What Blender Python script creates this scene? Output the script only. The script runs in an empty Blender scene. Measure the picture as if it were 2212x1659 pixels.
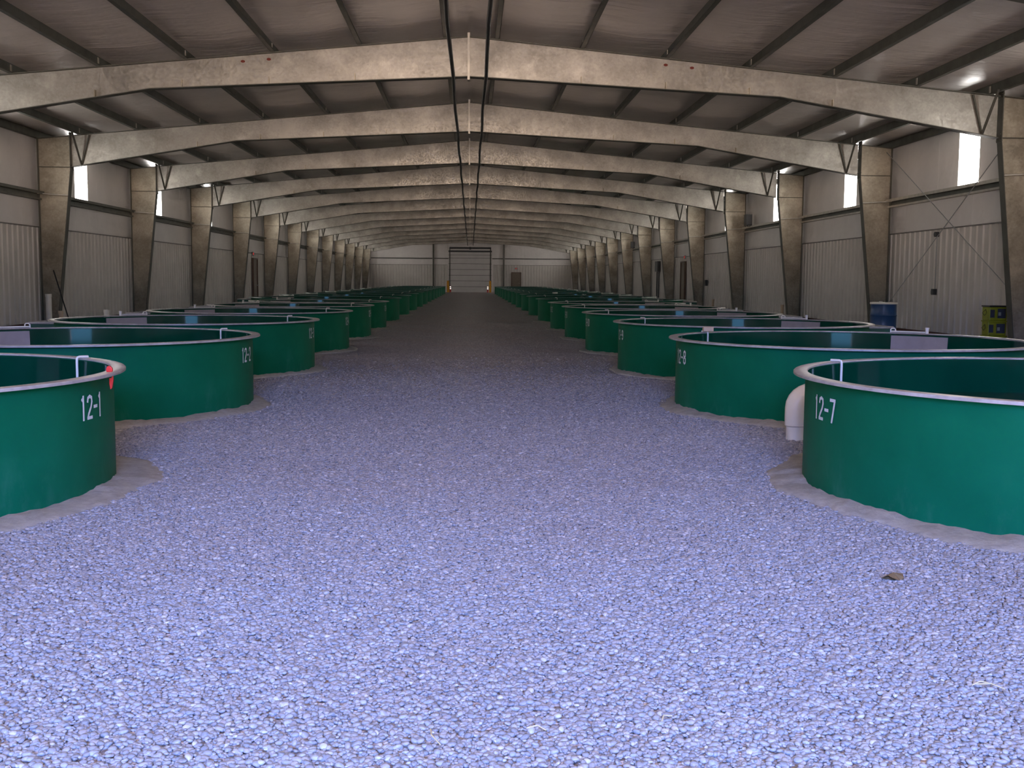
import bpy, bmesh, math, random
from mathutils import Vector, Matrix
random.seed(7)
PI = math.pi
C = bpy.context.scene.collection
SC = bpy.context.scene

# ------------------------------------------------------------------ helpers
def tag(o, label=None, cat=None, group=None, kind=None):
    if label: o['label'] = label
    if cat: o['category'] = cat
    if group: o['group'] = group
    if kind: o['kind'] = kind
    return o

def empty(name, loc=(0, 0, 0), rz=0, label=None, cat=None, group=None):
    o = bpy.data.objects.new(name, None); C.objects.link(o)
    o.location = loc; o.rotation_euler = (0, 0, rz); o.empty_display_size = .1
    return tag(o, label, cat, group)

class MB:
    def __init__(s): s.v = []; s.f = []
    def add(s, vs, fs):
        n = len(s.v); s.v += [tuple(v) for v in vs]; s.f += [tuple(i + n for i in f) for f in fs]; return s
    def box(s, x0, x1, y0, y1, z0, z1):
        vs = [(x, y, z) for x in (x0, x1) for y in (y0, y1) for z in (z0, z1)]
        return s.add(vs, [(0, 1, 3, 2), (4, 6, 7, 5), (0, 4, 5, 1), (2, 3, 7, 6), (0, 2, 6, 4), (1, 5, 7, 3)])
    def prism(s, poly, d0, d1, axis='y'):
        # poly in (x,z) extruded in y, or (x,y) extruded in z, or (y,z) extruded in x
        n = len(poly)
        def P(a, b, d): return {'y': (a, d, b), 'z': (a, b, d), 'x': (d, a, b)}[axis]
        vs = [P(a, b, d0) for a, b in poly] + [P(a, b, d1) for a, b in poly]
        fs = [tuple(range(n))[::-1], tuple(range(n, 2 * n))] + [(i, (i + 1) % n, n + (i + 1) % n, n + i) for i in range(n)]
        return s.add(vs, fs)
    def tube(s, pts, r, seg=12, cap=True):
        pts = [Vector(p) for p in pts]; rr = r if isinstance(r, (list, tuple)) else [r] * len(pts)
        rings = []
        t0 = (pts[1] - pts[0]).normalized()
        up = Vector((0, 0, 1)) if abs(t0.z) < .9 else Vector((1, 0, 0))
        nrm = (up - t0 * up.dot(t0)).normalized()
        for i, p in enumerate(pts):
            a = pts[max(i - 1, 0)]; b = pts[min(i + 1, len(pts) - 1)]
            t = (b - a).normalized()
            nrm = (nrm - t * nrm.dot(t)).normalized(); bn = t.cross(nrm)
            rings.append([p + (nrm * math.cos(2 * PI * k / seg) + bn * math.sin(2 * PI * k / seg)) * rr[i] for k in range(seg)])
        vs = [v for R in rings for v in R]; fs = []
        for i in range(len(pts) - 1):
            for k in range(seg):
                a = i * seg + k; b = i * seg + (k + 1) % seg
                fs.append((a, b, b + seg, a + seg))
        if cap: fs += [tuple(range(seg))[::-1], tuple((len(pts) - 1) * seg + k for k in range(seg))]
        return s.add(vs, fs)
    def lathe(s, prof, seg=96, closed=False, a0=0.0, a1=2 * PI, c=(0, 0)):
        full = abs(a1 - a0 - 2 * PI) < 1e-6
        n = seg if full else seg + 1; m = len(prof)
        vs = []
        for k in range(n):
            a = a0 + (a1 - a0) * k / seg
            for r, z in prof: vs.append((c[0] + r * math.cos(a), c[1] + r * math.sin(a), z))
        fs = []
        for k in range(seg):
            k2 = (k + 1) % n
            for j in range(m if closed else m - 1):
                j2 = (j + 1) % m
                fs.append((k * m + j, k2 * m + j, k2 * m + j2, k * m + j2))
        if closed and not full:
            fs.append(tuple(range(m))[::-1]); fs.append(tuple(seg * m + j for j in range(m)))
        return s.add(vs, fs)
    def disc(s, r, z, seg=96, c=(0, 0)):
        return s.add([(c[0] + r * math.cos(2 * PI * k / seg), c[1] + r * math.sin(2 * PI * k / seg), z) for k in range(seg)], [tuple(range(seg))])
    def build(s, name, mat, parent=None, smooth=False, bevel=0, fix=True):
        me = bpy.data.meshes.new(name); me.from_pydata(s.v, [], s.f)
        if fix:
            bm = bmesh.new(); bm.from_mesh(me); bmesh.ops.recalc_face_normals(bm, faces=bm.faces); bm.to_mesh(me); bm.free()
        o = bpy.data.objects.new(name, me); C.objects.link(o)
        me.materials.append(mat)
        if smooth:
            me.polygons.foreach_set('use_smooth', [True] * len(me.polygons))
            try: me.set_sharp_from_angle(angle=math.radians(35))
            except Exception: pass
        if bevel:
            b = o.modifiers.new('bevel', 'BEVEL'); b.width = bevel; b.segments = 2; b.limit_method = 'ANGLE'
        if parent: o.parent = parent
        return o

def kids(o): return [c for c in bpy.data.objects if c.parent == o]
def copy_tree(o, parent=None):
    c = o.copy(); C.objects.link(c); c.parent = parent
    for ch in list(kids(o)):
        if not ch.name.startswith('tank_number'): copy_tree(ch, c)
    return c

# ------------------------------------------------------------------ materials
class NT:
    def __init__(s, name):
        s.m = bpy.data.materials.new(name); s.m.use_nodes = True
        s.t = s.m.node_tree; s.b = s.t.nodes['Principled BSDF']; s.out = s.t.nodes['Material Output']
    def n(s, typ, **kw):
        x = s.t.nodes.new(typ)
        for k, v in kw.items():
            if hasattr(x, k): setattr(x, k, v)
        return x
    def l(s, a, b): s.t.links.new(a, b)
    def coord(s, kind='Object', scale=(1, 1, 1)):
        tc = s.n('ShaderNodeTexCoord'); mp = s.n('ShaderNodeMapping'); mp.inputs['Scale'].default_value = scale
        s.l(tc.outputs[kind], mp.inputs['Vector']); return mp.outputs['Vector']
    def world(s, scale=(1, 1, 1)):
        g = s.n('ShaderNodeNewGeometry'); mp = s.n('ShaderNodeMapping'); mp.inputs['Scale'].default_value = scale
        s.l(g.outputs['Position'], mp.inputs['Vector']); return mp.outputs['Vector']
    def noise(s, vec, scale, detail=4, rough=.55):
        x = s.n('ShaderNodeTexNoise'); x.inputs['Scale'].default_value = scale; x.inputs['Detail'].default_value = detail
        x.inputs['Roughness'].default_value = rough; s.l(vec, x.inputs['Vector']); return x.outputs['Fac']
    def vor(s, vec, scale, feature='F1'):
        x = s.n('ShaderNodeTexVoronoi'); x.feature = feature; x.inputs['Scale'].default_value = scale; s.l(vec, x.inputs['Vector']); return x
    def ramp(s, fac, stops, interp='LINEAR'):
        x = s.n('ShaderNodeValToRGB'); x.color_ramp.interpolation = interp
        e = x.color_ramp.elements
        while len(e) < len(stops): e.new(.5)
        for i, (p, c) in enumerate(stops):
            e[i].position = p; e[i].color = (*c, 1) if len(c) == 3 else c
        s.l(fac, x.inputs['Fac']); return x.outputs['Color']
    def mix(s, fac, a, b, mode='MIX'):
        x = s.n('ShaderNodeMix', data_type='RGBA', blend_type=mode)
        for i, v in ((0, fac), (6, a), (7, b)):
            if isinstance(v, bpy.types.NodeSocket): s.l(v, x.inputs[i])
            elif isinstance(v, tuple): x.inputs[i].default_value = (*v, 1)
            else: x.inputs[i].default_value = v
        return x.outputs[2]
    def math(s, op, a, b=None):
        x = s.n('ShaderNodeMath', operation=op)
        for i, v in ((0, a), (1, b)):
            if v is None: continue
            if isinstance(v, bpy.types.NodeSocket): s.l(v, x.inputs[i])
            else: x.inputs[i].default_value = v
        return x.outputs[0]
    def bump(s, h, strength=.3, dist=.01):
        x = s.n('ShaderNodeBump'); x.inputs['Strength'].default_value = strength; x.inputs['Distance'].default_value = dist
        s.l(h, x.inputs['Height']); s.l(x.outputs['Normal'], s.b.inputs['Normal'])
    def set(s, col=None, rough=.5, metal=0., spec=.5):
        if col is not None:
            if isinstance(col, bpy.types.NodeSocket): s.l(col, s.b.inputs['Base Color'])
            else: s.b.inputs['Base Color'].default_value = (*col, 1)
        s.b.inputs['Roughness'].default_value = rough; s.b.inputs['Metallic'].default_value = metal
        s.b.inputs['Specular IOR Level'].default_value = spec
        return s

def plain(name, col, rough=.5, metal=0., spec=.5, var=.12, scale=6.):
    t = NT(name); v = t.coord('Object')
    f = t.noise(v, scale)
    c2 = tuple(c * (1 - var) for c in col); c3 = tuple(min(1, c * (1 + var)) for c in col)
    t.set(t.ramp(f, [(.3, c2), (.7, c3)]), rough, metal, spec); return t.m

def mat_galv(name, a, b, rough=.42, metal=.7, sc=1.0):
    t = NT(name); v = t.world()
    spang = t.vor(v, 26 * sc).outputs['Color']
    sp = t.n('ShaderNodeSeparateColor'); t.l(spang, sp.inputs['Color'])
    big = t.noise(v, 1.1 * sc, 5, .65)
    f = t.math('ADD', t.math('MULTIPLY', sp.outputs[0], .09), t.math('MULTIPLY', big, .95))
    col = t.ramp(f, [(.34, a), (.68, b)])
    # pale white-rust blooms
    bl = t.noise(v, 2.3, 6, .7)
    col = t.mix(t.ramp(bl, [(.56, (0, 0, 0)), (.68, (.35, .35, .35))]), col, tuple(min(1, x * 1.35) for x in b))
    t.set(col, rough, metal, .5)
    r = t.math('ADD', t.math('MULTIPLY', sp.outputs[1], .18), rough - .09)
    t.l(r, t.b.inputs['Roughness'])
    t.bump(t.noise(v, .9, 2, .5), .35, .06)
    return t.m

GALV = mat_galv('galvanized_steel', (.23, .218, .195), (.41, .392, .35))
GALV_COL = mat_galv('galvanized_column_steel', (.23, .205, .16), (.46, .415, .33))
PURL = plain('shaded_purlin_steel', (.10, .105, .09), .5, .4, .4, .25, 3)  # galvanized steel darkened, the purlins' shade is put into this colour
FLANGE = plain('dark_flange_steel', (.10, .10, .085), .5, .5, .4, .2, 3)
CLIPM = plain('bright_clip_steel', (.45, .43, .38), .4, .6)
DARKROD = plain('dark_rod', (.012, .012, .013), .5)
BLACKPIPE = plain('black_pipe', (.018, .017, .016), .45)
PVC = plain('white_pvc', (.72, .68, .60), .32, 0, .5, .05)
PVC_TAN = plain('tan_pvc', (.50, .38, .26), .5)
REDM = plain('red_plastic', (.55, .015, .01), .4)
BOARD = plain('treated_board', (.075, .032, .026), .8, 0, .3, .4, 5)
BLUEM = plain('blue_drum_plastic', (.015, .06, .17), .35)
LIME = plain('lime_plastic', (.27, .30, .015), .45)
BLACKM = plain('black_plastic', (.015, .015, .017), .4)
LABELM = plain('dark_label', (.04, .045, .07), .6)
LABELW = plain('pale_label', (.3, .32, .3), .6)
GREYBOX = plain('grey_enclosure', (.28, .29, .29), .5)
DARKGREY = plain('dark_grey_enclosure', (.04, .042, .045), .5)
YELLOW = plain('safety_yellow', (.75, .33, .01), .5)
REFLW = plain('reflective_white', (.85, .85, .82), .25)
RUST = plain('red_primer', (.16, .03, .02), .8)
STRAW = plain('straw', (.55, .47, .25), .7)
LEAF = plain('brown_leaf', (.16, .10, .04), .8)
DOORM = plain('brown_door_paint', (.16, .125, .09), .5)
FRAMEM = plain('brown_door_frame', (.10, .06, .04), .5)
WHITEPAINT = plain('white_stencil_paint', (.60, .61, .62), .6, 0, .4, .08, 25)
SCREEN = plain('grey_screen_mesh', (.30, .26, .25), .55, 0, .4, .08, 8)
BOXGREEN = plain('dark_green_box', (.008, .07, .05), .3)

def mat_tank():
    t = NT('teal_gelcoat'); v = t.coord('Object')
    big = t.noise(v, 1.4, 4, .6)
    col = t.ramp(big, [(.3, (.002, .088, .040)), (.7, (.004, .118, .056))])
    # chalky scuffs low on the wall
    g = t.n('ShaderNodeTexCoord'); sx = t.n('ShaderNodeSeparateXYZ'); t.l(g.outputs['Object'], sx.inputs[0])
    low = t.ramp(sx.outputs['Z'], [(.05, (1, 1, 1)), (.42, (0, 0, 0))])
    v2 = t.coord('Object', (1, 1, .5)); sc = t.ramp(t.noise(v2, 3.2, 6, .7), [(.52, (0, 0, 0)), (.72, (1, 1, 1))])
    f = t.mix(1., low, sc, 'MULTIPLY'); bw = t.n('ShaderNodeRGBToBW'); t.l(f, bw.inputs[0])
    col = t.mix(t.math('MULTIPLY', bw.outputs[0], .35), col, (.06, .19, .14))
    t.set(col, .42, 0, .05)
    t.bump(t.noise(v, 7, 3, .5), .08, .01)
    return t.m
TANK = mat_tank()
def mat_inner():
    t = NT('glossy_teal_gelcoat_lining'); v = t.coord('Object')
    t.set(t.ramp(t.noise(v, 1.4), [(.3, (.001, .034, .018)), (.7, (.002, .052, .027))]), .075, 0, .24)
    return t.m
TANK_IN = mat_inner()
def mat_rim():
    t = NT('grey_fibreglass_rim'); v = t.coord('Object')
    t.set(t.ramp(t.noise(v, 9, 5, .65), [(.3, (.25, .23, .22)), (.65, (.40, .38, .36))]), .33, 0, .5)
    return t.m
RIM = mat_rim()
RIMG = plain('dark_green_rim', (.03, .10, .08), .3)
def mat_water():
    t = NT('dark_tank_water'); v = t.coord('Object')
    t.set((.002, .012, .011), .03, 0, .5); t.b.inputs['IOR'].default_value = 1.33
    t.bump(t.noise(v, 3, 2, .5), .05, .01); return t.m
WATER = mat_water()

def stone_ramp(t, fac):
    return t.ramp(fac, [(0, (.33, .35, .37)), (.14, (.52, .55, .57)), (.30, (.42, .43, .47)), (.42, (.62, .64, .66)),
                        (.55, (.47, .49, .51)), (.66, (.58, .55, .53)), (.76, (.38, .39, .42)), (.86, (.66, .66, .64)), (.95, (.92, .92, .90))], 'CONSTANT')
def mat_pebble(name, near_tone, far_tone):
    t = NT(name)
    # stones neutral near the doorway, browner farther in, with patchy borders
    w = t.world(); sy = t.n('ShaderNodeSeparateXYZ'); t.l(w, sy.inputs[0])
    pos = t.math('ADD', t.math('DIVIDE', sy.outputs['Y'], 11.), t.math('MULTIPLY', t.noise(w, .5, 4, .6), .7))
    tone = t.mix(t.ramp(pos, [(.62, (0, 0, 0)), (1., (1, 1, 1))]), near_tone, far_tone)
    oi = t.n('ShaderNodeObjectInfo')
    col = stone_ramp(t, oi.outputs['Random'])
    col = t.mix(1., col, tone, 'MULTIPLY')
    v = t.coord('Object'); col = t.mix(.3, col, t.mix(1., t.ramp(t.noise(v, 3, 4), [(.3, (.41, .415, .43)), (.7, (.75, .76, .77))]), tone, 'MULTIPLY'))
    t.set(col, .55, 0, .4); return t.m
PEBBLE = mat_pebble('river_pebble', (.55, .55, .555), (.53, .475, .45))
def mat_gravel():
    t = NT('gravel_bed'); v = t.world((1, 1, 0))
    v1 = t.vor(v, 44); v2 = t.vor(v, 27)
    s1 = t.n('ShaderNodeSeparateColor'); t.l(v1.outputs['Color'], s1.inputs['Color'])
    s2 = t.n('ShaderNodeSeparateColor'); t.l(v2.outputs['Color'], s2.inputs['Color'])
    c = t.mix(.4, stone_ramp(t, s1.outputs[0]), stone_ramp(t, s2.outputs[1]))
    edge = t.ramp(v1.outputs['Distance'], [(.4, (1, 1, 1)), (.72, (.6, .58, .58))])
    c = t.mix(1., c, edge, 'MULTIPLY')
    # brownish dusty drifts
    dr = t.ramp(t.noise(v, .55, 5, .6), [(.42, (0, 0, 0)), (.66, (.4, .4, .4))])
    c = t.mix(dr, c, (.42, .36, .32))
    c = t.mix(1., c, (.94, .84, .79), 'MULTIPLY')
    t.set(c, .75, 0, .3)
    h = t.math('SUBTRACT', 1., v1.outputs['Distance'])
    t.bump(t.math('ADD', h, t.math('MULTIPLY', t.noise(v, 1.3, 4, .6), 7.)), .9, .02)
    return t.m
GRAVEL = mat_gravel()
def mat_sand():
    t = NT('tan_sand'); v = t.world()
    t.set(t.ramp(t.noise(v, 14, 8, .7), [(.3, (.27, .245, .205)), (.7, (.42, .385, .33))]), .9, 0, .2)
    t.bump(t.noise(v, 40, 6, .7), .5, .012); return t.m
SAND = mat_sand()
def mat_vinyl(name, a, b, axis, rough=.3):
    t = NT(name); v = t.world()
    n = t.noise(v, .8, 4, .6)
    t.set(t.ramp(n, [(.3, a), (.7, b)]), rough, 0, .5)
    st = t.world((.35, 5, 5) if axis == 'x' else (5, .35, .35))
    wr = t.noise(st, 1.2, 4, .6)
    sm = t.noise(v, 1.6, 3, .5)
    wv = t.n('ShaderNodeTexWave', bands_direction='Y', wave_profile='SAW'); wv.inputs['Scale'].default_value = .17; wv.inputs['Distortion'].default_value = .4; wv.inputs['Detail'].default_value = 1
    t.l(v, wv.inputs['Vector'])
    ln = t.ramp(wv.outputs['Fac'], [(.0, (0, 0, 0)), (.985, (0, 0, 0)), (1., (1, 1, 1))])
    bw = t.n('ShaderNodeRGBToBW'); t.l(ln, bw.inputs[0])
    t.bump(t.math('ADD', t.math('ADD', t.math('MULTIPLY', wr, .6), sm), t.math('MULTIPLY', bw.outputs[0], .25)), .6, .05); return t.m
ROOFV = mat_vinyl('faced_roof_insulation', (.60, .545, .50), (.70, .64, .59), 'x', .32)
WALLV = mat_vinyl('white_wall_insulation', (.66, .625, .60), (.76, .72, .69), 'y', .38)
LINER = plain('white_liner_panel', (.56, .53, .49), .42, 0, .45, .06, 1.2)
DOORW = plain('white_sectional_door_paint', (.60, .57, .55), .45, 0, .4, .06, 1.2)
SEAM = plain('seam_trim', (.16, .15, .14), .5)

def emit(name, col, strength):
    m = bpy.data.materials.new(name); m.use_nodes = True; t = m.node_tree; t.nodes.clear()
    e = t.nodes.new('ShaderNodeEmission'); e.inputs[0].default_value = (*col, 1); e.inputs[1].default_value = strength
    o = t.nodes.new('ShaderNodeOutputMaterial'); t.links.new(e.outputs[0], o.inputs[0]); return m
PANE = emit('daylit_translucent_panel', (1.0, .96, .92), 22.0)
GLOW_BAND = emit('added_glow_band', (1, .93, .8), 1.4)  # added glow for the door posts, standing in for daylight at the door edges
EXITRED = emit('lit_exit_red', (1., .05, .03), .55)

# ------------------------------------------------------------------ dimensions
Y0, BAY = 21.03, 7.62
FRAMES = list(range(-1, 13))
YF, YB = -4.6, Y0 + 13 * BAY          # front wall (behind the camera) and far end wall
XW = 11.06                             # wall face
XO, XI = 10.97, 10.16                  # column outer / inner line at the knee
def ztop(x): return 5.867 - .0947 * abs(x + .05 * (1 if x < 0 else 1))
PUR = .21
def zroof(x): return ztop(x) + PUR + .012
ORD = ['nearest', 'second', 'third', 'fourth', 'fifth', 'sixth', 'seventh', 'eighth', 'ninth', 'tenth', 'eleventh', 'twelfth',
       'thirteenth', 'fourteenth', 'fifteenth', 'sixteenth', 'seventeenth', 'last']
def nth(i): return ORD[i]

# ------------------------------------------------------------------ shell
m = MB(); m.box(-XW - .3, XW + .3, YF - .2, YB + .2, -.25, 0.0)
tag(m.build('floor', GRAVEL), kind='structure')

# roof insulation: sags between purlins
PX = [.52, 2.12, 3.72, 5.32, 6.92, 8.52, 9.95]
m = MB()
xs = []
for s in (-1, 1):
    prs = [0.] + PX + [XW + .05]
xs_pos = [0.]
kn = [0.] + PX + [XW + .05]
pts = []
for a, b in zip(kn[:-1], kn[1:]):
    n = 6
    for i in range(n):
        t = i / n; pts.append((a + (b - a) * t, -.035 * math.sin(PI * t) ** 2))
pts.append((kn[-1], 0))
prof = [(-x, zroof(x) + dz) for x, dz in pts[::-1]] + [(x, zroof(x) + dz) for x, dz in pts[1:]]
ny = 62
vs = []; fs = []
for j in range(ny + 1):
    y = YF + (YB - YF) * j / ny
    for x, z in prof: vs.append((x, y, z))
n = len(prof)
for j in range(ny):
    for i in range(n - 1):
        fs.append((j * n + i, j * n + i + 1, (j + 1) * n + i + 1, (j + 1) * n + i))
top = [(x, y, 6.5) for x in (-XW - .3, XW + .3) for y in (YF - .2, YB + .2)]
m.add(vs, fs)
ceil = m.build('ceiling', ROOFV, smooth=True)
so = ceil.modifiers.new('thick', 'SOLIDIFY'); so.thickness = .12; so.offset = 0
bpy.context.view_layer.update()
# make sure thickness goes up
so.offset = 1 if ceil.data.polygons[0].normal.z > 0 else -1
tag(ceil, kind='structure')

# window list per side: bay k lies between frame k and k+1 (frame -3 is the front wall)
GZ = 3.50                      # top of girt / sill of the daylight strips
EAVE = zroof(XW)
WINDOWS = []
def wall_side(s, name):
    mm = MB()
    x0, x1 = (XW, XW + .14) if s > 0 else (-XW - .14, -XW)
    mm.box(x0, x1, YF, YB, -.2, GZ)
    wy = []
    for k in range(-2, 13):
        y = Y0 + BAY * k + 2.75
        wy.append((y, y + 1.02))
    ya = YF
    for a, b in wy:
        mm.box(x0, x1, ya, a, GZ, EAVE + .1); ya = b
    mm.box(x0, x1, ya, YB, GZ, EAVE + .1)
    w = mm.build(name, WALLV); tag(w, kind='structure')
    for i, (a, b) in enumerate(wy):
        if a + 2 < 20 : pass
        wm = MB(); wm.box(min(s * (XW + .05), s * (XW + .07)), max(s * (XW + .05), s * (XW + .07)), a, b, GZ, EAVE + .1)
        WINDOWS.append(wm)
    return w
wl = wall_side(-1, 'wall_left'); wr = wall_side(1, 'wall_right')
for i, wm in enumerate(WINDOWS):
    tag(wm.build('window_%d' % (i + 1), PANE), kind='structure')

def liner(s, parent, h):
    # ribbed white liner panel, one rib every 0.3 m
    poly = []; y = YF + .02; rib = .305
    while y < YB - .3:
        poly += [(y, 0), (y + .19, 0), (y + .215, .032), (y + .27, .032), (y + .295, 0)]; y += rib
    vs = []; 
    for (yy, d) in poly:
        x = s * (XW - .004 - d)
        vs += [(x, yy, 0.02), (x, yy, h)]
    fs = [(2 * i, 2 * i + 2, 2 * i + 3, 2 * i + 1) for i in range(len(poly) - 1)]
    mm = MB().add(vs, fs)
    mm.build('liner_panel', LINER, parent, fix=False)
    mm = MB(); mm.box(*sorted((s * (XW - .045), s * XW)), YF, YB, h, h + .03); mm.build('liner_cap', SEAM, parent)
    for k in range(0, 9, 1):
        pass
liner(-1, wl, 2.60); liner(1, wr, 2.60)
for s, nm in ((-1, 'baseboard_left'), (1, 'baseboard_right')):
    mm = MB(); mm.box(*sorted((s * (XW - .10), s * (XW - .036))), YF, YB, -.05, .19); tag(mm.build(nm, BOARD), kind='structure')

# end wall with sectional door opening and personnel door
DX0, DX1, DZ = -2.26, 2.16, 4.40
mm = MB(); mm.box(-XW, DX0, YB, YB + .15, -.2, 6.3); mm.box(DX1, XW, YB, YB + .15, -.2, 6.3); mm.box(DX0, DX1, YB, YB + .15, DZ, 6.3)
wb = mm.build('wall_back', WALLV); tag(wb, kind='structure')
def liner_end(xa, xb, h, parent):
    vs = []; x = xa; pl = []
    while x < xb - .2:
        pl += [(x, 0), (x + .19, 0), (x + .215, .03), (x + .27, .03), (x + .295, 0)]; x += .305
    for (xx, d) in pl: vs += [(xx, YB - .004 - d, .02), (xx, YB - .004 - d, h)]
    MB().add(vs, [(2 * i, 2 * i + 2, 2 * i + 3, 2 * i + 1) for i in range(len(pl) - 1)]).build('liner_panel', LINER, parent, fix=False)
    q = MB(); q.box(xa, xb, YB - .045, YB, h, h + .03); q.build('liner_cap', SEAM, parent)
liner_end(-XW, DX0 - .3, 2.95, wb); liner_end(DX1 + .3, XW, 2.95, wb)
# front wall behind the camera: big open doorway the daylight comes through
FX0, FX1, FZ = -2.2, 2.2, 4.75
mm = MB(); mm.box(-XW, FX0, YF - .15, YF, -.2, 6.3); mm.box(FX1, XW, YF - .15, YF, -.2, 6.3); mm.box(FX0, FX1, YF - .15, YF, FZ, 6.3)
tag(mm.build('wall_front', WALLV), kind='structure')

# sectional roll-up door at the far end
d = empty('door_1', (-.05, YB - .03, 0)); tag(d, kind='structure')
zz = 0.0; hs = [.62] * 6 + [.33, .33]
for i, h in enumerate(hs):
    q = MB(); q.box(DX0 - .1, DX1 + .2, -.03, .02, zz, zz + h - .035)
    ds = q.build('door_section', DOORW, d); q = MB(); q.box(DX0 - .1, DX1 + .2, .0, .02, zz + h - .04, zz + h); q.build('section_joint', DARKGREY, ds); zz += h
q = MB(); q.box(DX0 - .06 + .05, DX0 + .05 + .05, -.06, 0, 0, 4.75); q.build('door_track', FLANGE, d)
q = MB(); q.box(DX1 - .05 + .05, DX1 + .06 + .05, -.06, 0, 0, 4.75); q.build('door_track', FLANGE, d)
q = MB(); q.box(DX0, DX1 + .1, -.35, -.25, 4.42, 4.50); q.build('top_section', DARKGREY, d)
q = MB(); q.tube([(DX0, -.2, 4.78), (DX1 + .1, -.2, 4.78)], .09, 12); q.build('spring_shaft', DARKGREY, d)
q = MB(); q.box(-.1, .1, -.4, -.1, 4.62, 4.9); q.build('shaft_bracket', DARKGREY, d)
q = MB(); q.box(DX0 - .1, DX1 + .2, -.06, .02, 4.37, 4.52); q.build('door_header', DARKGREY, d)

def man_door(n, loc, rz, w=.96, h=2.13):
    e = empty('door_%d' % n, loc, rz); tag(e, kind='structure')
    q = MB(); q.box(-w / 2, w / 2, -.05, 0, .02, h); q.build('door_leaf', DOORM, e)
    q = MB(); q.box(-w / 2 - .07, -w / 2, -.10, 0, 0, h + .07); q.box(w / 2, w / 2 + .07, -.10, 0, 0, h + .07); q.box(-w / 2, w / 2, -.10, 0, h, h + .07)
    q.build('door_frame', FRAMEM, e)
    q = MB(); q.tube([(w / 2 - .1, -.10, 1.0), (w / 2 - .1, -.05, 1.0)], .025, 10); q.tube([(w / 2 - .1, -.10, 1.0), (w / 2 - .22, -.10, 1.0)], .012, 8); q.build('door_handle', GREYBOX, e)
    return e
man_door(2, (4.98, YB - .04, 0), 0)
man_door(3, (XW - .05, 56.4, 0), -PI / 2, 1.0, 2.3)
man_door(4, (-XW + .05, 56.4, 0), PI / 2, 1.0, 2.3)

def exit_sign(loc, rz, label):
    e = empty('exit_sign', loc, rz, label, 'exit sign', 'lit exit signs')
    q = MB(); q.box(-.16, .16, -.06, 0, 0, .2); q.build('sign_housing', GREYBOX, e, bevel=.006)
    q = MB(); z0, z1 = .045, .155; w = .010
    def bar(x0, x1, za, zb): q.box(x0, x1, -.064, -.0605, za, zb)
    # E
    bar(-.125, -.110, z0, z1); [bar(-.11, -.075, z, z + .016) for z in (z0, .092, z1 - .016)]
    # X
    q.prism([(-.065, z0), (-.05, z0), (-.008, z1), (-.023, z1)], -.064, -.0605); q.prism([(-.023, z0), (-.008, z0), (-.05, z1), (-.065, z1)], -.066, -.0645)
    # I
    bar(.008, .023, z0, z1)
    # T
    bar(.062, .077, z0, z1 - .016); bar(.038, .101, z1 - .016, z1)
    q.build('sign_letters', EXITRED, e)
    return e
exit_sign((4.98, YB - .05, 2.50), 0, 'small red lit exit sign above the brown door in the far end wall')
exit_sign((XW - .02, 56.2, 2.48), -PI / 2, 'small red lit exit sign above the door in the right wall')
exit_sign((-XW + .02, 56.2, 2.48), PI / 2, 'small red lit exit sign above the door in the left wall')

# end wall posts and girts
for i, (x, w, lb) in enumerate(((-4.05, .16, 'tall dark steel post in the far end wall, left of the roll-up door'),
                         (3.62, .12, 'tall steel post in the far end wall, right of the roll-up door'))):
    e = empty('wall_post', (x, YB, 0), 0, lb, 'post', 'end wall posts')
    q = MB(); q.box(-w / 2, w / 2, -.22, -.205, 0, zroof(x) - .05); q.build('flange', FLANGE, e)
    q = MB(); q.box(-.006, .006, -.205, -.01, 0, zroof(x) - .05); q.build('web', GALV_COL, e)
for i, (a, b, lb) in enumerate(((-XW + .25, -4.15, 'long dark girt across the far end wall, left side'), (3.72, XW - .25, 'long dark girt across the far end wall, right side'),
                 (-3.95, -2.4, 'short girt between left end wall post and roll-up door'), (2.35, 3.5, 'short girt between roll-up door and right end wall post'))):
    q = MB(); q.box(a, b, YB - .20, YB - .005, 3.60, 3.62); q.box(a, b, YB - .20, YB - .19, 3.62, 3.70)
    tag(q.build('wall_girt', PURL), lb, 'girt', 'end wall girts')

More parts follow.
